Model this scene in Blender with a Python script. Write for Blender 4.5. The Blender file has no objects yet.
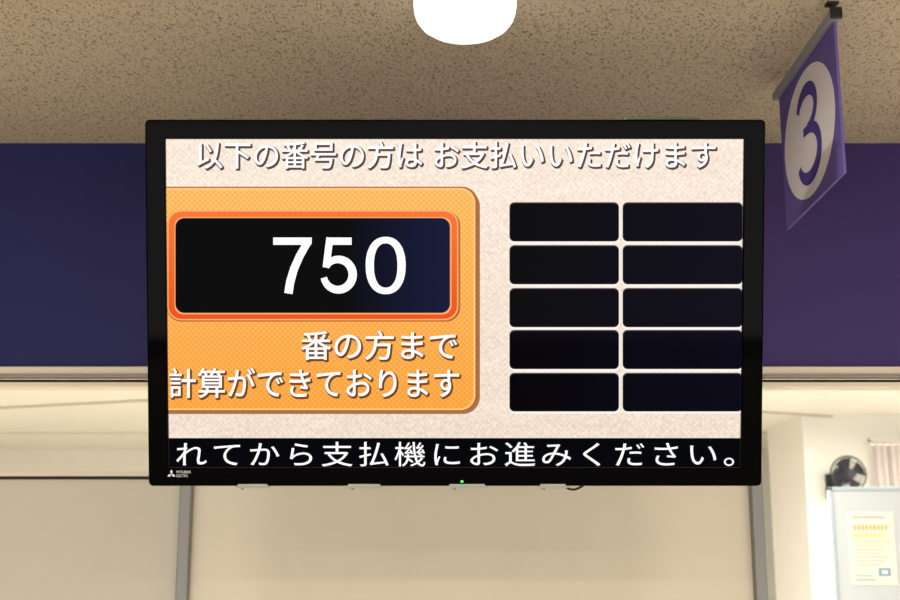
import bpy, bmesh, math, random
from mathutils import Vector, Matrix
random.seed(4)
scene = bpy.context.scene
scene.view_settings.view_transform = 'Standard'
scene.view_settings.look = 'None'
COL = scene.collection

# ------------------------------------------------------------------ survey
F = 1250.0; TH = math.radians(12.0); CAMZ = 1.55
def ray(u, v):
    a = (u-450)/F; b = (300-v)/F
    return Vector((a, math.cos(TH)-b*math.sin(TH), math.sin(TH)+b*math.cos(TH)))
def at(u, v, y):            # world point of a photo feature lying on the vertical plane Y=y
    d = ray(u, v); t = y/d.y
    return Vector((d.x*t, y, CAMZ+d.z*t))
WALL_Y = 2.90
CEIL_Z = CAMZ+1.007

# ------------------------------------------------------------------ colour / materials
def lin(c):
    o = []
    for x in c:
        x /= 255.0
        o.append(x/12.92 if x <= 0.04045 else ((x+0.055)/1.055)**2.4)
    return (o[0], o[1], o[2], 1.0)
def new_mat(name):
    m = bpy.data.materials.new(name); m.use_nodes = True
    nt = m.node_tree; b = nt.nodes['Principled BSDF']
    return m, nt, b
def pmat(name, col, rough=0.5, metal=0.0, emis=None, es=0.0, var=0.06, nscale=8.0, bump=0.0, bscale=60.0, coat=0.0, spec=0.5):
    m, nt, b = new_mat(name)
    c = lin(col)
    tc = nt.nodes.new('ShaderNodeTexCoord')
    nz = nt.nodes.new('ShaderNodeTexNoise'); nz.inputs['Scale'].default_value = nscale
    nz.inputs['Detail'].default_value = 4
    nt.links.new(tc.outputs['Object'], nz.inputs['Vector'])
    mr = nt.nodes.new('ShaderNodeMapRange')
    mr.inputs['To Min'].default_value = 1-var; mr.inputs['To Max'].default_value = 1+var
    nt.links.new(nz.outputs['Fac'], mr.inputs['Value'])
    vm = nt.nodes.new('ShaderNodeVectorMath'); vm.operation = 'SCALE'
    vm.inputs[0].default_value = c[:3]
    nt.links.new(mr.outputs['Result'], vm.inputs['Scale'])
    nt.links.new(vm.outputs['Vector'], b.inputs['Base Color'])
    b.inputs['Roughness'].default_value = rough
    b.inputs['Metallic'].default_value = metal
    b.inputs['Specular IOR Level'].default_value = spec
    b.inputs['Coat Weight'].default_value = coat
    if emis:
        b.inputs['Emission Color'].default_value = lin(emis)
        b.inputs['Emission Strength'].default_value = es
    if bump > 0:
        n2 = nt.nodes.new('ShaderNodeTexNoise'); n2.inputs['Scale'].default_value = bscale
        nt.links.new(tc.outputs['Object'], n2.inputs['Vector'])
        bp = nt.nodes.new('ShaderNodeBump'); bp.inputs['Strength'].default_value = bump
        bp.inputs['Distance'].default_value = 0.01
        nt.links.new(n2.outputs['Fac'], bp.inputs['Height'])
        nt.links.new(bp.outputs['Normal'], b.inputs['Normal'])
    return m

def screen_mat(name, c1, c2=None, axis='X', lo=0.0, hi=1.0, lattice=0.06, leather=0.0, es=1.0):
    """self-lit LCD pixels under a glossy sheet; c1->c2 is the graphic's own gradient or a reflection painted into it"""
    m, nt, b = new_mat(name)
    N = nt.nodes.new; L = nt.links.new
    tc = N('ShaderNodeTexCoord'); sp = N('ShaderNodeSeparateXYZ')
    L(tc.outputs['Object'], sp.inputs[0])
    mix = N('ShaderNodeMix'); mix.data_type = 'RGBA'
    mix.inputs['A'].default_value = lin(c1); mix.inputs['B'].default_value = lin(c2 or c1)
    mr = N('ShaderNodeMapRange'); mr.inputs['From Min'].default_value = lo; mr.inputs['From Max'].default_value = hi
    L(sp.outputs[axis], mr.inputs['Value']); L(mr.outputs['Result'], mix.inputs['Factor'])
    col = mix.outputs['Result']
    def sn(sock, k):
        mu = N('ShaderNodeMath'); mu.operation = 'MULTIPLY'; mu.inputs[1].default_value = k
        L(sock, mu.inputs[0])
        s = N('ShaderNodeMath'); s.operation = 'SINE'; L(mu.outputs[0], s.inputs[0]); return s.outputs[0]
    k = 2*math.pi/0.0098
    ad = N('ShaderNodeMath'); ad.operation = 'MULTIPLY'
    L(sn(sp.outputs['X'], k), ad.inputs[0]); L(sn(sp.outputs['Y'], k), ad.inputs[1])
    fac = N('ShaderNodeMath'); fac.operation = 'MULTIPLY_ADD'
    fac.inputs[1].default_value = lattice; fac.inputs[2].default_value = 1.0
    L(ad.outputs[0], fac.inputs[0]); f = fac.outputs[0]
    if leather > 0:
        def mulrange(sock, a, b_, lo_, hi_, f):
            m2 = N('ShaderNodeMapRange'); m2.inputs['From Min'].default_value = a; m2.inputs['From Max'].default_value = b_
            m2.inputs['To Min'].default_value = lo_; m2.inputs['To Max'].default_value = hi_
            L(sock, m2.inputs['Value'])
            mm = N('ShaderNodeMath'); mm.operation = 'MULTIPLY'; L(f, mm.inputs[0]); L(m2.outputs['Result'], mm.inputs[1]); return mm.outputs[0]
        nz = N('ShaderNodeTexNoise'); nz.inputs['Scale'].default_value = 150; nz.inputs['Detail'].default_value = 4
        nz.inputs['Roughness'].default_value = 0.6; nz.inputs['Distortion'].default_value = .5
        L(tc.outputs['Object'], nz.inputs['Vector'])
        f = mulrange(nz.outputs['Fac'], .3, .7, 1-leather, 1+leather, f)
        nq = N('ShaderNodeTexNoise'); nq.inputs['Scale'].default_value = 40; nq.inputs['Detail'].default_value = 3; nq.inputs['Distortion'].default_value=.6
        L(tc.outputs['Object'], nq.inputs['Vector'])
        ab = N('ShaderNodeMath'); ab.operation='SUBTRACT'; ab.inputs[1].default_value=.5; L(nq.outputs['Fac'], ab.inputs[0])
        a2 = N('ShaderNodeMath'); a2.operation='ABSOLUTE'; L(ab.outputs[0], a2.inputs[0])
        f = mulrange(a2.outputs[0], 0, .02, .92, 1.0, f)
        mpp = N('ShaderNodeMapping'); mpp.inputs['Rotation'].default_value=(0,0,.6); mpp.inputs['Scale'].default_value=(1,2.6,1)
        L(tc.outputs['Object'], mpp.inputs['Vector'])
        nw = N('ShaderNodeTexNoise'); nw.inputs['Scale'].default_value = 7; nw.inputs['Detail'].default_value = 2; nw.inputs['Distortion'].default_value=.6
        L(mpp.outputs[0], nw.inputs['Vector'])
        f = mulrange(nw.outputs['Fac'], .3, .7, .96, 1.03, f)
        ac = N('ShaderNodeMath'); ac.operation='SUBTRACT'; ac.inputs[1].default_value=.5; L(nw.outputs['Fac'], ac.inputs[0])
        a3 = N('ShaderNodeMath'); a3.operation='ABSOLUTE'; L(ac.outputs[0], a3.inputs[0])
        f = mulrange(a3.outputs[0], 0, .006, .95, 1.0, f)
    vm = N('ShaderNodeVectorMath'); vm.operation = 'SCALE'; L(col, vm.inputs[0]); L(f, vm.inputs['Scale'])
    b.inputs['Base Color'].default_value = (0.0, 0.0, 0.0, 1)
    b.inputs['Roughness'].default_value = 0.08
    b.inputs['Specular IOR Level'].default_value = 0.012
    L(vm.outputs['Vector'], b.inputs['Emission Color'])
    b.inputs['Emission Strength'].default_value = es
    return m

# ------------------------------------------------------------------ mesh builder
class MB:
    def __init__(s): s.v=[]; s.f=[]; s.m=[]; s.mats=[]
    def mi(s, mat):
        if mat not in s.mats: s.mats.append(mat)
        return s.mats.index(mat)
    def add(s, verts, faces, mat):
        o = len(s.v); s.v += [tuple(x) for x in verts]; k = s.mi(mat)
        for f in faces: s.f.append([i+o for i in f]); s.m.append(k)
    def box(s, c, d, mat, bev=0.0, rot=None):
        bm = bmesh.new(); bmesh.ops.create_cube(bm, size=1)
        for v in bm.verts: v.co = Vector((v.co.x*d[0], v.co.y*d[1], v.co.z*d[2]))
        if bev > 0: bmesh.ops.bevel(bm, geom=bm.edges[:], offset=bev, segments=2, affect='EDGES', profile=0.5)
        if rot: bmesh.ops.transform(bm, matrix=rot.to_4x4(), verts=bm.verts)
        bmesh.ops.translate(bm, vec=Vector(c), verts=bm.verts)
        s.bm(bm, mat)
    def bm(s, bm, mat):
        bm.verts.index_update(); bm.faces.ensure_lookup_table()
        s.add([v.co.copy() for v in bm.verts], [[v.index for v in f.verts] for f in bm.faces], mat)
        bm.free()
    def loops(s, ls, mat, closed_ring=True, cap0=False, cap1=False):
        n = len(ls[0]); v=[p for l in ls for p in l]; f=[]
        for a in range(len(ls)-1):
            for i in range(n if closed_ring else n-1):
                j=(i+1)%n
                f.append([a*n+i, a*n+j, (a+1)*n+j, (a+1)*n+i])
        if cap0: f.append(list(range(n))[::-1])
        if cap1: f.append([(len(ls)-1)*n+i for i in range(n)])
        s.add(v, f, mat)
    def tube(s, pts, r, mat, n=10, cap=True):
        pts=[Vector(p) for p in pts]; ls=[]; up=None
        for i,p in enumerate(pts):
            t=(pts[min(i+1,len(pts)-1)]-pts[max(i-1,0)]).normalized()
            if up is None: up = t.orthogonal().normalized()
            up=(up-t*up.dot(t)).normalized(); w=t.cross(up)
            rr = r[i] if isinstance(r,(list,tuple)) else r
            ls.append([p+(up*math.cos(2*math.pi*k/n)+w*math.sin(2*math.pi*k/n))*rr for k in range(n)])
        s.loops(ls, mat, True, cap, cap)
    def lathe(s, prof, mat, n=48, c=(0,0,0), cap0=False, cap1=False):
        c=Vector(c)
        ls=[[c+Vector((r*math.cos(2*math.pi*k/n), r*math.sin(2*math.pi*k/n), z)) for k in range(n)] for r,z in prof]
        s.loops(ls, mat, True, cap0, cap1)
    def obj(s, name, parent=None, smooth=False, matrix=None, fixn=True):
        me=bpy.data.meshes.new(name); me.from_pydata(s.v, [], s.f)
        for m in s.mats: me.materials.append(m)
        for p,k in zip(me.polygons, s.m): p.material_index=k
        if fixn:
            bm=bmesh.new(); bm.from_mesh(me); bmesh.ops.recalc_face_normals(bm, faces=bm.faces); bm.to_mesh(me); bm.free()
        if smooth:
            for p in me.polygons: p.use_smooth=True
        me.update()
        o=bpy.data.objects.new(name, me); COL.objects.link(o)
        if parent: o.parent=parent
        if matrix: o.matrix_local=matrix
        return o
def tag(o, label, category=None, kind=None, group=None):
    o["label"]=label
    if category: o["category"]=category
    if kind: o["kind"]=kind
    if group: o["group"]=group
    return o
def root(name, loc, label, cat, rot=None):
    e=bpy.data.objects.new(name, None); e.empty_display_size=0.1; COL.objects.link(e)
    e.location=loc
    if rot: e.rotation_euler=rot
    return tag(e, label, cat)
def simple(name, c, d, mat, label, kind='structure', cat=None, bev=0.0):
    mb=MB(); mb.box((0,0,0), d, mat, bev); o=mb.obj(name); o.location=c
    return tag(o, label, cat or 'wall', kind)

TCACHE={}
def text_mesh(body):
    if body in TCACHE: return TCACHE[body]
    cu=bpy.data.curves.new('tmp','FONT'); cu.body=body; cu.resolution_u=6
    ob=bpy.data.objects.new('tmp', cu); COL.objects.link(ob)
    dg=bpy.context.evaluated_depsgraph_get(); dg.update()
    me=bpy.data.meshes.new_from_object(ob.evaluated_get(dg))
    v=[x.co.copy() for x in me.vertices]; f=[list(p.vertices) for p in me.polygons]
    bpy.data.objects.remove(ob); bpy.data.meshes.remove(me); bpy.data.curves.remove(cu)
    TCACHE[body]=(v,f); return v,f
def put_text(mb, body, x0,y0,x1,y1, fn, mat, bold=0.0, dx=0, dy=0, n=12):
    """fit the ink box of `body` to x0..x1,y0..y1 (y down), map by fn; bold = extra round stroke radius"""
    v,f=text_mesh(body)
    ax=min(p.x for p in v); bx=max(p.x for p in v); ay=min(p.y for p in v); by=max(p.y for p in v)
    offs=[(0,0)]
    if bold>0: offs+=[(bold*math.cos(2*math.pi*k/n),bold*math.sin(2*math.pi*k/n)) for k in range(n)]
    for q,(ex,ey) in enumerate(offs):
        out=[]
        for p in v:
            X=x0+(p.x-ax)/(bx-ax)*(x1-x0)+dx+ex; Y=y1-(p.y-ay)/(by-ay)*(y1-y0)+dy+ey
            r=fn(X,Y); out.append((r[0],r[1],r[2]+q*.00002) if q else r)
        mb.add(out,f,mat)
def put_cells(mb, body, cx0, pitch, em_w, y0, y1, fn, mat):
    """full-width characters centred on evenly pitched cells"""
    v,_=text_mesh(body); ay=min(p.y for p in v); by=max(p.y for p in v)
    adv=max(p.x for p in text_mesh('機機')[0])-max(p.x for p in text_mesh('機')[0])
    for i,ch in enumerate(body):
        cv,cf=text_mesh(ch)
        mb.add([fn(cx0+i*pitch+(p.x-adv/2)*em_w/adv, y1-(p.y-ay)/(by-ay)*(y1-y0)) for p in cv],cf,mat)
def rr(x0,y0,x1,y1,r, n=10):
    if not isinstance(r,(tuple,list)): r=(r,)*4
    P=[]
    for (cx,cy,rad,a0) in ((x0+r[0],y0+r[0],r[0],180),(x1-r[1],y0+r[1],r[1],270),(x1-r[2],y1-r[2],r[2],0),(x0+r[3],y1-r[3],r[3],90)):
        for k in range(n+1):
            a=math.radians(a0+90*k/n)
            P.append((cx+rad*math.cos(a), cy+rad*math.sin(a)))
    return P

# ------------------------------------------------------------------ materials
M_ceil, nt, b = new_mat('rockwool_ceiling')
N=nt.nodes.new; L=nt.links.new
tc=N('ShaderNodeTexCoord'); mp=N('ShaderNodeMapping'); mp.inputs['Scale'].default_value=(1.0,0.6,1.0)
L(tc.outputs['Object'], mp.inputs['Vector'])
n1=N('ShaderNodeTexNoise'); n1.inputs['Scale'].default_value=195; n1.inputs['Detail'].default_value=2.0; n1.inputs['Distortion'].default_value=1.0
L(mp.outputs[0], n1.inputs['Vector'])
r1=N('ShaderNodeValToRGB'); r1.color_ramp.elements[0].position=0.32; r1.color_ramp.elements[1].position=0.45
r1.color_ramp.elements[0].color=(0,0,0,1); r1.color_ramp.elements[1].color=(1,1,1,1)
L(n1.outputs['Fac'], r1.inputs['Fac'])
mx=N('ShaderNodeMix'); mx.data_type='RGBA'; mx.inputs['A'].default_value=lin((150,134,114)); mx.inputs['B'].default_value=lin((206,192,170))
L(r1.outputs['Color'], mx.inputs['Factor']); L(mx.outputs['Result'], b.inputs['Base Color'])
n2=N('ShaderNodeTexNoise'); n2.inputs['Scale'].default_value=260; L(tc.outputs['Object'], n2.inputs['Vector'])
am=N('ShaderNodeMath'); am.operation='MULTIPLY_ADD'; am.inputs[1].default_value=0.3
L(n2.outputs['Fac'], am.inputs[0]); L(r1.outputs['Color'], am.inputs[2])
bp=N('ShaderNodeBump'); bp.inputs['Strength'].default_value=0.6; bp.inputs['Distance'].default_value=0.004
L(am.outputs[0], bp.inputs['Height']); L(bp.outputs['Normal'], b.inputs['Normal'])
b.inputs['Roughness'].default_value=0.9; b.inputs['Specular IOR Level'].default_value=0.1

M_header_cool = pmat('header_purple_cool_lit',(38,37,94),0.6,var=0.04,spec=.25)  # left half of the purple header, cooler light put into its colour
M_header_warm = pmat('header_purple_warm_lit',(64,50,110),0.6,var=0.04,spec=.25)  # same header on the right, warmer light put into its colour
M_floor = pmat('vinyl_floor',(200,192,178),0.6,var=0.05,spec=.2)
M_wall = pmat('white_wall',(234,231,223),0.7,var=0.03,bump=0.05)
M_cream = pmat('cream_partition',(228,219,198),0.6,var=0.015)
M_beige = pmat('beige_partition',(206,200,186),0.6,var=0.02)
M_alu = pmat('anodised_aluminium',(138,136,134),0.45,metal=0.3,var=0.04)
M_rail = pmat('beige_rail',(230,218,196),0.4,var=0.03)
M_dark = pmat('dark_gap',(34,28,24),0.7)
M_black = pmat('gloss_black_plastic',(1,1,2),0.05,var=0.0,spec=.03)
M_blackm = pmat('matt_black_plastic',(20,20,21),0.5)
M_steel = pmat('galvanised_steel',(150,152,148),0.35,metal=0.8)
M_clip = pmat('clear_clip',(158,162,154),0.3)
M_silver = pmat('silver_print',(190,192,196),0.4,emis=(190,192,196),es=0.3)  # print with a slight self-glow added to brighten it
M_lamp = pmat('opal_diffuser',(255,250,240),0.4,emis=(255,252,244),es=1.25)
M_tube = pmat('lit_tube',(255,250,240),0.4,emis=(255,252,244),es=4)
M_white = pmat('white_enamel',(236,232,224),0.4)
M_seam = pmat('ceiling_seam_grey',(190,184,170),0.6)

# ------------------------------------------------------------------ room
simple('floor',(0,3.0,-0.05),(12,14,0.1),M_floor,'pale beige vinyl floor of the waiting hall')
simple('ceiling',(0,-0.5,CEIL_Z+0.05),(12,6.96,0.1),M_ceil,'tan rock-wool ceiling with fine dark fissures','structure','ceiling')
BCZ = CAMZ+0.85
M_bceil = pmat('white_ceiling_board',(236,232,218),0.8,var=0.02)
mb=MB(); mb.box((0,0,0),(12,6.3,0.1),M_bceil)
mb.box((1.9,0.9,-.056),(3.2,.02,.012),M_seam,rot=Matrix.Rotation(.45,3,'Z')); mb.box((-2.6,.7,-.056),(2.6,.02,.012),M_seam,rot=Matrix.Rotation(-.35,3,'Z'))
mb.box((0,2.0,-.052),(12,.014,.006),M_seam)
o=mb.obj('ceiling'); o.location=(0,6.16,BCZ+0.05); tag(o,'off-white board ceiling of the office behind the counter','ceiling','structure')
simple('wall_far',(0,9.36,1.3),(12,0.1,2.6),M_wall,'white rear wall of the office')
simple('wall_left',(-5.0,6.2,1.2),(0.1,6.2,2.38),M_wall,'white side wall of the office')
simple('wall_right',(4.2,6.2,1.2),(0.1,6.2,2.38),M_wall,'white side wall of the office')
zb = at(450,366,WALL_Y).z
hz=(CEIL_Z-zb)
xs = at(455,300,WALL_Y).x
simple('wall_header',((-6+xs)/2,WALL_Y+0.05,zb+hz/2),(6+xs,0.1,hz),M_header_cool,'left half of one purple header, cooler light painted into its navy tone, above the counter opening')
simple('wall_header',((6+xs)/2,WALL_Y+0.05,zb+hz/2),(6-xs,0.1,hz),M_header_warm,'right half of one purple header, warmer light painted into its violet tone, above the counter opening')
z1=at(450,367,WALL_Y).z; z2=at(450,378,WALL_Y).z; z3=at(450,387,WALL_Y).z
mb=MB(); mb.box((0,0,0),(12,0.05,z1-z2-0.003),M_rail,0.003); mb.box((0,-0.028,-(z1-z2)/2+0.004),(12,0.008,0.005),M_alu)
o=mb.obj('trim_1'); o.location=(0,WALL_Y+0.005,(z1+z2)/2); tag(o,'beige rail under the header','rail','structure')
zg=z2-(z2-z3)*.45
simple('trim_2',(0,WALL_Y+0.05,(z2+zg)/2),(12,0.05,z2-zg),M_dark,'dark recessed track under the beige rail',cat='rail')
simple('trim_5',(0,WALL_Y+0.03,(zg+z3)/2),(12,0.07,zg-z3-.001),M_rail,'slim beige lower rail',cat='rail',bev=.002)
pl=at(184,545,WALL_Y).x; pr=at(759,545,WALL_Y).x
simple('trim_3',(pl,WALL_Y+0.02,(z3)/2),(0.026,0.06,z3),M_alu,'grey aluminium post beside the cream panel',cat='post',bev=0.002)
simple('trim_4',(pr,WALL_Y+0.02,(z3)/2),(0.026,0.06,z3),M_alu,'grey aluminium post beside the cream panel',cat='post',bev=0.002)
simple('wall_partition',((pl+pr)/2,WALL_Y+0.035,z3/2),(pr-pl-0.026,0.03,z3),M_cream,'smooth cream partition panel under the display')
zt=at(80,474.5,WALL_Y).z
mb=MB(); W=6+pl-0.013
mb.box((0,0,-zt/2),(W,0.03,zt),M_beige); mb.box((0,-0.006,0.002),(W,0.046,0.010),M_rail,0.001); mb.box((0,-0.017,-.007),(W,0.006,0.006),M_dark)
o=mb.obj('wall_partition'); o.location=(-6+W/2,WALL_Y+0.035,zt); tag(o,'beige low partition with a slim top cap','wall','structure')
px0=at(809,540,7.2).x
simple('wall_pillar',(px0+0.9,7.6,BCZ/2),(1.8,0.8,BCZ),M_wall,'white wall return in the office')

# ------------------------------------------------------------------ television
PHI=math.radians(14.5)
T0=at(455,303,2.20)
TVROT=Matrix.Rotation(math.pi/2+PHI,4,'X'); TVM=Matrix.Translation(T0)@TVROT; TVI=TVM.inverted()
CAM=Vector((0,0,CAMZ))
def tv(u,v):          # survey a photo feature onto the display's own plane (local x,y in metres)
    o=TVI@CAM; d=TVI.to_3x3()@ray(u,v); t=-o.z/d.z; p=o+d*t
    return p.x,p.y
tvroot=root('television',T0,'large wall display in gloss black bezel showing payment call numbers','television',(math.pi/2+PHI,0,0))
tl=tv(144,119); tr_=tv(765.5,120); bl=tv(149,486); br=tv(762,486.5)
X0=(tl[0]+bl[0])/2; X1=(tr_[0]+br[0])/2; Y1=(tl[1]+tr_[1])/2; Y0=(bl[1]+br[1])/2
stl=tv(165.5,139); sbr=tv(741.5,468)
SY1=stl[1]; SY0=sbr[1]
SX0=(tv(165.5,139)[0]+tv(168,468)[0])/2; SX1=(tv(744,140)[0]+tv(741,468)[0])/2
def rl(x0,y0,x1,y1,r,z): return [Vector((p[0],p[1],z)) for p in rr(x0,y0,x1,y1,r,6)]
mb=MB()
mb.loops([rl(X0+.002,Y0+.002,X1-.002,Y1-.002,.007,-.035), rl(X0,Y0,X1,Y1,.008,-.030), rl(X0,Y0,X1,Y1,.008,-.003), rl(X0+.001,Y0+.001,X1-.001,Y1-.001,.007,-.0008),
          rl(X0+.003,Y0+.003,X1-.003,Y1-.003,.005,0), rl(SX0-.002,SY0-.002,SX1+.002,SY1+.002,.001,0), rl(SX0-.0005,SY0-.0005,SX1+.0005,SY1+.0005,.0005,-.001),
          rl(SX0,SY0,SX1,SY1,.0003,-.0075)], M_black)
bez=mb.obj('bezel',tvroot); bez["label"]='gloss black bezel'
mb=MB()
mb.loops([rl(X0+.006,Y0+.01,X1-.006,Y1-.006,.006,-.030), rl(X0+.010,Y0+.03,X1-.010,Y1-.010,.006,-.085), rl(X0+.06,Y0+.12,X1-.06,Y1-.03,.02,-.12)], M_blackm, True, True, True)  # unseen rear bulge deepened to block light from the ceiling behind
mb.obj('housing',tvroot)
E=screen_mat
S_bg=E('screen_leather',(233,215,198),(245,228,212),'Y',SY0,SY1,lattice=.05,leather=.14,es=1.1)
S_shadow=E('screen_shadow',(160,120,92),lattice=.03)
S_or=E('screen_orange',(250,160,62),(252,184,96),'Y',-.25,.2,lattice=.16,es=1.06)
S_oredge=E('screen_orange_edge',(186,102,42),lattice=.04)
S_orhi=E('screen_orange_highlight',(255,204,126),lattice=.04)
S_red=E('screen_red_orange',(228,76,20),(246,116,52),'Y',-.06,.16,lattice=.04,es=1.05)
S_redhi=E('screen_red_highlight',(255,176,112),lattice=.02)
S_blk=E('screen_number_field',(3,3,5),(20,26,60),'X',-.20,.0,lattice=.0)  # bluish rise to the right is a reflection painted into the field
S_box=E('screen_empty_box',(4,3,6),(10,8,24),'X',.1,.5,lattice=.0)  # faint purplish reflection painted into the box colour
S_boxe=E('screen_box_edge',(255,250,244),lattice=.02)
S_boxs=E('screen_box_shadow',(110,90,90),lattice=.02)
S_wh=E('screen_white',(255,255,255),lattice=.0,es=1.15)
S_tk=E('screen_ticker',(4,5,10),lattice=.0)
S_out=E('screen_outline',(92,70,62),lattice=.0)
S_out2=E('screen_outline_orange',(118,68,34),lattice=.0)
mb=MB()
Z0=-.007
def layer(k): return lambda u,v: (*tv(u,v), Z0+k*.0004)
def flat(P,k,mat):
    fn=layer(k); P=[fn(*p) for p in P]
    P=[(min(max(p[0],SX0),SX1),min(max(p[1],SY0),SY1),p[2]) for p in P]
    mb.add(P,[list(range(len(P)))[::-1]],mat)
def shape(x0,y0,x1,y1,r,k,mat): flat(rr(x0,y0,x1,y1,r),k,mat)
def strip(P,wd,k,mat,fn=None,mb=mb):
    """flat ribbon along a centre line; wd = width or list"""
    fn=fn or layer(k); n=len(P); a=[];c_=[]
    for i,p in enumerate(P):
        q0=P[max(i-1,0)]; q1=P[min(i+1,n-1)]; dx=q1[0]-q0[0]; dy=q1[1]-q0[1]; l=math.hypot(dx,dy)
        w_=(wd[i] if isinstance(wd,list) else wd)/2
        a.append(fn(p[0]-dy/l*w_,p[1]+dx/l*w_)); c_.append(fn(p[0]+dy/l*w_,p[1]-dx/l*w_))
    mb.add(a+c_,[[i,i+1,n+i+1,n+i] for i in range(n-1)],mat)
mb.add([(SX0,SY0,Z0),(SX1,SY0,Z0),(SX1,SY1,Z0),(SX0,SY1,Z0)],[[0,1,2,3]],S_bg)
shape(160,189,480,414.5,(0,17,17,0),1,S_shadow)
shape(160,186.5,478,412.3,(0,16,16,0),2,S_oredge)
shape(160,187.8,475.5,410.5,(0,15,15,0),3,S_orhi)
shape(160,189.8,473.5,408.8,(0,14,14,0),4,S_or)
shape(166.5,211,460.3,321.8,14,5,S_oredge)
shape(166.8,210,458.5,320.5,14,6,S_redhi)
shape(168,211.5,457,319,13,7,S_red)
shape(174,217,451.5,314.5,9,8,S_redhi)
shape(175,218,450,313,9,9,S_blk)
for (x0,x1) in ((510,619),(623.5,743)):
    for (y0,y1) in ((203,241),(246,284),(289,327),(331,369),(374,411.5)):
        shape(x0-1.0,y0-1.5,x1+1.5,y1+2.6,6,1,S_boxe)
        shape(x0-.5,y0-1,x1+.5,y1+.5,5,2,S_boxs)
        shape(x0,y0,x1,y1,5,3,S_box)
shape(160,438.5,750,475,0,5,S_tk)
H='以下の番号の方は お支払いいただけます'
put_text(mb,H,197,141.2,716,168.4,layer(4),S_out,1.2,1.1,1.3)
put_text(mb,H,197,141.2,716,168.4,layer(6),S_wh,.15)
T1='番の方まで'
put_text(mb,T1,301,331,457,360,layer(6),S_out2,1.25,1.1,1.4)
put_text(mb,T1,301,331,457,360,layer(8),S_wh,.2)
T2='計算ができております'
put_text(mb,T2,169,368.5,459,398,layer(6),S_out2,1.25,1.1,1.4)
put_text(mb,T2,169,368.5,459,398,layer(8),S_wh,.2)
put_cells(mb,'れてから支払機にお進みください。',190.5,36.6,33,442.2,466.8,layer(8),S_wh)
# numerals 7 5 0
flat([(273,237.5),(311.5,237.5),(311.5,243.5),(309,247),(300,244.8),(273,244.8)],11,S_wh)
strip([(307.6,242),(299.5,256),(293.8,269),(290,282),(288.2,293.5)],[7.4,7.8,8,8.2,8.4],11.2,S_wh)
flat([(326.8,237.5),(351.5,237.5),(351.5,244.8),(326.8,244.8)],11,S_wh)
strip([(329.8,237.6),(328,251),(326,267.5)],7.0,11.1,S_wh)
A=[]
for k in range(29):
    t=math.radians(-148+(168+148)*k/28); A.append((338+14.6*math.cos(t),274.6+15.2*math.sin(t)))
strip(A,[6.4+2.0*abs(math.sin(math.pi*i/28)) for i in range(29)],11.25,S_wh)
fn=layer(11); o_=[];i_=[]
for k in range(49):
    t=2*math.pi*k/48; c0,s0=math.cos(t),math.sin(t)
    sg=lambda x,e:(abs(x)**e)*(1 if x>=0 else -1)
    o_.append(fn(385.6+20.0*sg(c0,.88),265.5+28.7*sg(s0,.9))); i_.append(fn(385.6+11.8*sg(c0,.88),265.5+22.2*sg(s0,.86)))
mb.add(o_+i_,[[i,i+1,49+i+1,49+i] for i in range(48)],S_wh)
scr=mb.obj('screen',tvroot,fixn=False); scr["label"]='lit screen with white Japanese lettering and number 750'
mb=MB()
def fl(u,v): x,y=tv(u,v); return (x,y,.0006)
def rhomb(pts): mb.add([fl(*p) for p in pts],[list(range(4))],M_silver)
ox,oy=171.5,474.2; a=2.7; h=a*.866
rhomb([(ox,oy),(ox-a/2,oy-h),(ox,oy-2*h),(ox+a/2,oy-h)])
rhomb([(ox,oy),(ox-a,oy),(ox-1.5*a,oy+h),(ox-a/2,oy+h)])
rhomb([(ox,oy),(ox+a,oy),(ox+1.5*a,oy+h),(ox+a/2,oy+h)])
put_text(mb,'MITSUBISHI',176.6,470.6,190.5,473.2,fl,M_silver)
put_text(mb,'ELECTRIC',176.6,474.4,188,477,fl,M_silver)
lg=mb.obj('maker_mark',tvroot,fixn=False); lg["label"]='small silver three-diamond maker mark'
for (u0,u1) in ((235,270),(345,383),(446,488),(538,568)):
    a0=tv(u0,484); a1=tv(u1,484); mb=MB()
    w=a1[0]-a0[0]
    mb.box((0,0,0),(w,.0045,.012),M_clip,.001); mb.box((0,.003,.0055),(w*.85,.005,.003),M_clip,.001)
    mb.tube([(-w*.3,-.002,.002),(-w*.3,-.005,.002)],.003,M_steel)
    c=mb.obj('clip',tvroot); c.location=((a0[0]+a1[0])/2,Y0-.0015,-.006); c["label"]='small dim translucent clip'
mb=MB(); mb.box((0,0,0),(.005,.004,.003),pmat('green_led',(60,220,90),.3,emis=(60,230,90),es=1.0),.001)
c=mb.obj('power_light',tvroot); x,y=tv(462,481.5); c.location=(x,y,.0008)
mb=MB()
k0=tv(560,486); pts=[]
for i in range(17):
    t=i/16; pts.append((k0[0]+.055*t, Y0+.004-.018*math.sin(math.pi*t), -.03-.01*math.sin(math.pi*t)))
mb.tube(pts,.0022,M_blackm); mb.obj('cable',tvroot,True)
a0=tv(626,119); a1=tv(700,119); mb=MB()
mb.box((0,0,0),(a1[0]-a0[0],.005,.022),pmat('grey_bracket',(88,90,76),.6),.001)
c=mb.obj('top_bracket',tvroot); c.location=((a0[0]+a1[0])/2,Y1+.0025,-.014); c["label"]='thin grey metal bracket'
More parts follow.
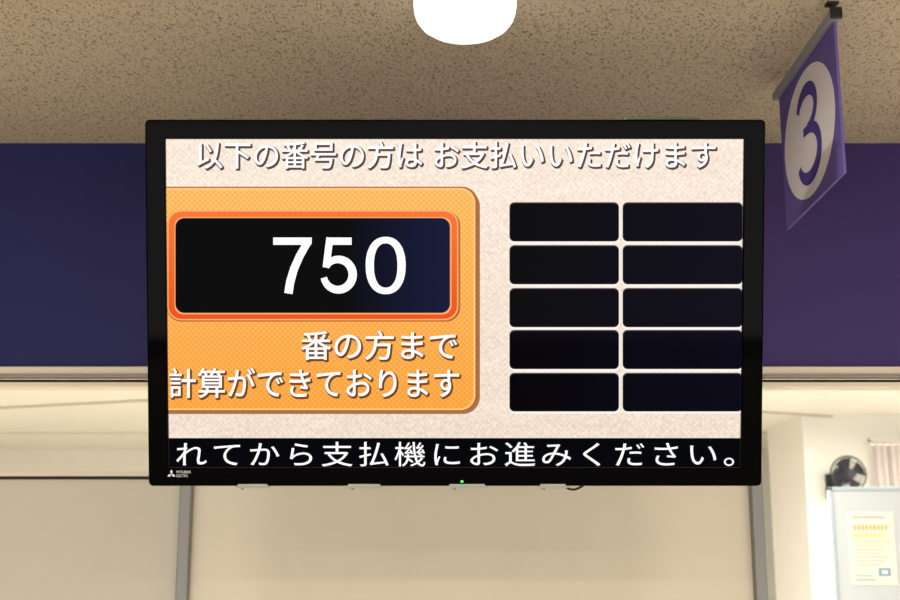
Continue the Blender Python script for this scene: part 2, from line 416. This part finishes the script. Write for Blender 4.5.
# wall arm behind the display
pm=TVM@Vector((0,0.03,-.121))
ar=root('mounting_bracket',(pm.x,WALL_Y,pm.z),'black steel wall arm carrying the tilted display','bracket')
mb=MB(); mb.box((0,-.006,0),(.3,.012,.22),M_blackm,.003)
for sx in(-.12,.12):
    for sz in(-.09,.09): mb.tube([(sx,-.012,sz),(sx,-.018,sz)],.008,M_steel,6)
mb.obj('wall_plate',ar)
gap=WALL_Y-pm.y
mb=MB()
for sx in(-.08,.08): mb.box((sx,-.012-(gap-.04)/2,0),(.03,gap-.045,.05),M_blackm,.004)
mb.obj('arm',ar)
mb=MB(); mb.box((0,-gap+.02,0),(.34,.01,.24),M_blackm,.002,rot=Matrix.Rotation(PHI,3,'X')); mb.obj('tilt_plate',ar)

# ------------------------------------------------------------------ ceiling lamp
lc=Vector((at(465,13,2.04).x,2.04,CEIL_Z))
lr=root('ceiling_lamp',lc,'round white surface-mounted ceiling lamp, switched on','lamp')
mb=MB(); mb.lathe([(.0005,0),(.084,0),(.084,-.010),(.0005,-.010)],M_white); mb.obj('lamp_base',lr,True)
mb=MB(); mb.lathe([(.088,-.010),(.0905,-.02),(.0905,-.045),(.089,-.058),(.085,-.070),(.077,-.081),(.064,-.090),(.045,-.097),(.02,-.101),(.0005,-.1015)],M_lamp,64,cap1=True); mb.obj('lamp_diffuser',lr,True)

# ------------------------------------------------------------------ hanging sign
SXW=.699; zt=CAMZ+.968; zbm=CAMZ+.680; ya=2.116; yb=2.50
sr=root('hanging_sign',(SXW,(ya+yb)/2,CEIL_Z),'purple hanging sign with number 3 in a pale oval','sign')
M_spur=pmat('sign_purple',(108,94,164),.7,var=.02,spec=.1); M_sdisc=pmat('sign_disc',(230,224,230),.7,var=.02,spec=.1)
M_s3=pmat('sign_numeral_purple',(86,68,150),.7,var=.0,spec=.1)
hl=(yb-ya)/2; zc=(zt+zbm)/2-CEIL_Z; hh=(zt-zbm)/2
mb=MB(); mb.box((0,0,zc),(.005,hl*2,hh*2),M_spur); o=mb.obj('sign_panel',sr)
for sgn in(-1,1):
    mb=MB()
    P=[(sgn*.0030,.172*math.cos(2*math.pi*i/72),zc+.127*math.sin(2*math.pi*i/72)) for i in range(72)]
    mb.add(P,[list(range(72))],M_sdisc)
    q=[]
    for k in range(25):
        t=math.radians(-165+(90+165)*k/24); q.append((.060*math.cos(t)-.002,-.047+.039*math.sin(t)))
    q2=[]
    for k in range(29):
        t=math.radians(-90+(165+90)*k/28); q2.append((.070*math.cos(t)-.002,.042+.048*math.sin(t)))
    strip(q,[.020+.007*math.sin(math.pi*min(1,i/20)) for i in range(25)],0,M_s3,lambda X,Y:(sgn*.0036,(X if sgn==1 else -X),zc-Y),mb)
    strip([(-.030,-.007),(.004,-.006)],.018,0,M_s3,lambda X,Y:(sgn*.0037,(X if sgn==1 else -X),zc-Y),mb)
    strip(q2,[.019+.010*math.sin(math.pi*i/28) for i in range(29)],0,M_s3,lambda X,Y:(sgn*.0038,(X if sgn==1 else -X),zc-Y),mb)
    o=mb.obj('sign_face',sr,fixn=False); o["label"]='pale oval with purple numeral 3'
mb=MB(); zr=zt-CEIL_Z
M_rl=pmat('sign_rail_grey',(146,148,154),.5)
mb.box((-.002,.0,zr+.008),(.020,hl*2+.03,.018),M_rl,.002)
mb.obj('header_rail',sr)
mb=MB(); mb.box((0,0,-.002),(.022,.02,.004),M_blackm,.001); mb.tube([(0,0,-.003),(0,0,zr+.016)],.004,M_blackm)
o=mb.obj('hanger',sr); o.location=(0,-hl*.95,0)
mb=MB(); mb.tube([(0,0,0),(0,0,zr+.016)],.003,M_rl)
o=mb.obj('hanger',sr); o.location=(0,hl*.7,0)
mb=MB(); mb.box((-.002,-hl-.017,zr+.008),(.022,.006,.022),M_blackm,.002); mb.obj('end_cap',sr)

# ------------------------------------------------------------------ office things
CY=5.0
cl=at(832,560,CY).x; ctop=at(860,487,CY).z
cb=root('partition_screen',(cl+.5,CY,0),'pale blue-grey free-standing office partition screen','partition')
M_cab=pmat('partition_fabric',(198,204,206),.8,var=.02,nscale=40,spec=.2); M_cabe=pmat('partition_edge',(176,190,196),.6,spec=.2)
mb=MB(); mb.box((0,0,(ctop+.08)/2),(.97,.022,ctop-.08-.02),M_cab); mb.obj('panel',cb)
mb=MB()
for sx in(-.492,.492): mb.box((sx,0,ctop/2+.02),(.016,.032,ctop-.04),M_cabe,.003)
for z in(ctop-.008,.08): mb.box((0,0,z),(1.0,.032,.016),M_cabe,.003)
mb.obj('frame',cb)
for sx in(-.42,.42):
    mb=MB(); mb.box((0,0,.02),(.04,.4,.035),M_steel,.006); f_=mb.obj('foot',cb); f_.location=(sx,0,0)
p0=at(846,512,CY); p1=at(897,585,CY)
pw=p1.x-p0.x; ph=p0.z-p1.z
M_pap=pmat('poster_paper',(234,229,212),.7,var=.01,spec=.2); M_o=pmat('poster_orange',(230,182,96),.6); M_g=pmat('poster_grey',(158,160,156),.6); M_bl=pmat('poster_blue',(124,164,188),.6)
M_y=pmat('poster_yellow',(240,214,130),.6)
mb=MB()
mb.box((0,0,0),(pw,.002,ph),M_pap)
def bar(x0,z0,x1,z1,m,k=1): mb.add([(x0*pw,-.001-.0004*k,z0*ph),(x1*pw,-.001-.0004*k,z0*ph),(x1*pw,-.001-.0004*k,z1*ph),(x0*pw,-.001-.0004*k,z1*ph)],[[0,1,2,3]],m)
for i in range(14):
    x=-.38+i*.05; bar(x,.41,x+.035,.44,M_g)
for i in range(9):
    x=-.38+i*.085; bar(x,.25,x+.055,.32,M_o,2)
for i in range(8):
    x=-.38+i*.085; bar(x,.14,x+.055,.20,M_y,2)
for j in range(7):
    z=.08-j*.052
    for i in range(18-(j*2)%7):
        x=-.4+i*.045; bar(x,z,x+.03,z+.016,M_o if j in(0,1,3) else M_g)
bar(.1,-.38,.36,-.27,M_bl); bar(.16,-.35,.3,-.30,M_pap,2); bar(-.4,-.44,.02,-.42,M_g); bar(-.4,-.38,-.05,-.365,M_g)
M_tape=pmat('clear_tape',(222,220,210),.3)
for sx in(-1,1): mb.box((sx*pw*.47,-.0014,ph*.485),(.02,.0008,.012),M_tape)
po=mb.obj('poster'); po.location=((p0.x+p1.x)/2,CY-.0125,(p0.z+p1.z)/2); tag(po,'pale notice sheet with orange heading taped to partition','poster')
# wall fan
FY=6.9
fc=at(849,474,FY)
fr=root('wall_fan',(fc.x,7.2,fc.z-.02),'dark grey wall-mounted electric fan','fan')
M_fan=pmat('fan_grey',(44,45,50),.5,spec=.3); M_fw=pmat('fan_wire',(62,64,70),.5,spec=.3)
mb=MB(); mb.box((0,-.015,-.03),(.09,.03,.14),M_fan,.006); mb.tube([(0,-.03,-.02),(0,-.12,-.02),(0,-.16,.0)],.018,M_fan,12); mb.obj('wall_bracket',fr)
mb=MB(); mb.tube([(0,-.13,.02),(0,-.15,.02),(0,-.22,.02),(0,-.25,.02)],[.03,.05,.05,.03],M_fan,20); mb.obj('motor',fr,True)
mb=MB(); R=.098
for k in range(30):
    a=2*math.pi*k/30
    pts=[]
    for rr_,yy in((.025,-.345),(.06,-.342),(R*.9,-.325),(R,-.29),(R*.9,-.255),(.05,-.24)):
        pts.append((rr_*math.cos(a),yy,.02+rr_*math.sin(a)))
    mb.tube(pts,.0013,M_fw,4)
for rq,yq in((R,-.29),(R*.9,-.325),(.06,-.342)):
    ring=[(rq*math.cos(2*math.pi*k/40),yq,.02+rq*math.sin(2*math.pi*k/40)) for k in range(41)]
    mb.tube(ring,.004 if rq==R else .0015,M_fan,8)
mb.tube([(0,-.343,.02),(0,-.35,.02)],.024,M_fan,20)
mb.obj('guard',fr)
mb=MB()
for k in range(4):
    a0=2*math.pi*k/4+.4; v=[];f=[]
    for j in range(6):
        for i in range(4):
            rr_=.02+.066*j/5; aa=a0+(i/3-.5)*(.7+.4*j/5); v.append((rr_*math.cos(aa),-.30+.03*(i/3-.5),.02+rr_*math.sin(aa)))
    for j in range(5):
        for i in range(3): q_=j*4+i; f.append([q_,q_+1,q_+5,q_+4])
    mb.add(v,f,M_fan)
mb.tube([(0,-.25,.02),(0,-.32,.02)],.02,M_fan,16)
mb.obj('blades',fr)
# window and curtain on the wall return
wy=7.19
w0=at(868,441,wy); w1=at(975,520,wy)
M_win=pmat('daylit_pane',(250,250,245),.3,emis=(255,252,240),es=.9)
mb=MB(); ww=w1.x-w0.x; wh=w0.z-w1.z
mb.box((0,0,0),(ww,.01,wh),M_win)
for dx in(-ww/2,0,ww/2): mb.box((dx,-.008,0),(.02,.02,wh+.03),M_white,.002)
for dz in(-wh/2,wh/2): mb.box((0,-.008,dz),(ww+.03,.02,.02),M_white,.002)
o=mb.obj('window_1'); o.location=((w0.x+w1.x)/2,wy,(w0.z+w1.z)/2); tag(o,'bright white-framed office window','window','structure')
cr=root('curtain',((w0.x+w1.x)/2,wy-.08,w0.z-.015),'soft beige pleated curtain hanging over the window','curtain')
M_cur=pmat('curtain_beige',(222,212,206),.8); M_cb=pmat('curtain_track',(222,216,206),.5)
mb=MB(); n=160; top=[];bot=[]
for i in range(n):
    x=-ww/2-.01+ww*i/(n-1); y=.020*math.sin(i*.55)+.007*math.sin(i*.31); top.append((x,y,-.015)); bot.append((x,y*1.3,-.62))
mb.loops([top,bot],M_cur,False); mb.obj('cloth',cr,True)
mb=MB(); mb.tube([(-ww/2-.05,0,-.005),(ww/2+.1,0,-.005)],.007,M_cb); mb.obj('track',cr,True)

# office light fittings (seen only from below the header)
for i,(x,y) in enumerate(((-3.0,4.2),(-1.0,4.2),(1.0,4.2),(3.0,4.2))):
    r_=root('office_lamp',(x,y,BCZ),'long white fluorescent office ceiling light, switched on','lamp'); r_["group"]='office ceiling lights'
    mb=MB(); mb.box((0,0,-.02),(1.25,.16,.04),M_white,.006); mb.obj('housing',r_)
    mb=MB()
    for dy in (-.045,.045): mb.tube([(-.58,dy,-.055),(.58,dy,-.055)],.014,M_tube,12)
    mb.obj('tube',r_,True)

# ------------------------------------------------------------------ light
def area(name,loc,size,power,col,shape='DISK',rot=(0,0,0),sy=None):
    l=bpy.data.lights.new(name,'AREA'); l.shape=shape; l.size=size
    if sy: l.size_y=sy
    l.energy=power; l.color=col
    o=bpy.data.objects.new(name,l); o.location=loc; o.rotation_euler=rot; COL.objects.link(o); return o
warm=(1,.94,.85)
for x in(-2.6,-.9,.9,2.6):
    for y in(-2.6,-.8,.5):
        area('downlight',(x,y,CEIL_Z-.03),.2,12 if y>0 else 19,warm)
area('downlight',(lc.x,lc.y,CEIL_Z-.11),.15,5,warm)
area('added_low_fill',(0,-3.3,.8),7,125,(1,.96,.90),'RECTANGLE',rot=(math.radians(94),0,0),sy=1.4)  # unseen fill added behind the camera to brighten panels and shadow the ceiling
for (x,y,p) in ((-3,4.2,54),(-1,4.2,40),(1,4.2,22),(-2,5.4,76),(.3,5.4,62),(2.4,5.6,78)):
    area('office_light',(x,y,BCZ-.09),1.2,p,(1,.985,.96),'RECTANGLE',sy=.2)
w=bpy.data.worlds.new('world'); scene.world=w; w.use_nodes=True
w.node_tree.nodes['Background'].inputs[0].default_value=(1,.94,.85,1); w.node_tree.nodes['Background'].inputs[1].default_value=.15

# ------------------------------------------------------------------ camera
c=bpy.data.cameras.new('camera'); co=bpy.data.objects.new('camera',c); COL.objects.link(co)
co.location=CAM; co.rotation_euler=(math.pi/2+TH,0,0); c.lens=50; c.sensor_width=36
c.dof.use_dof=True; c.dof.focus_distance=2.25; c.dof.aperture_fstop=6.3
scene.camera=co
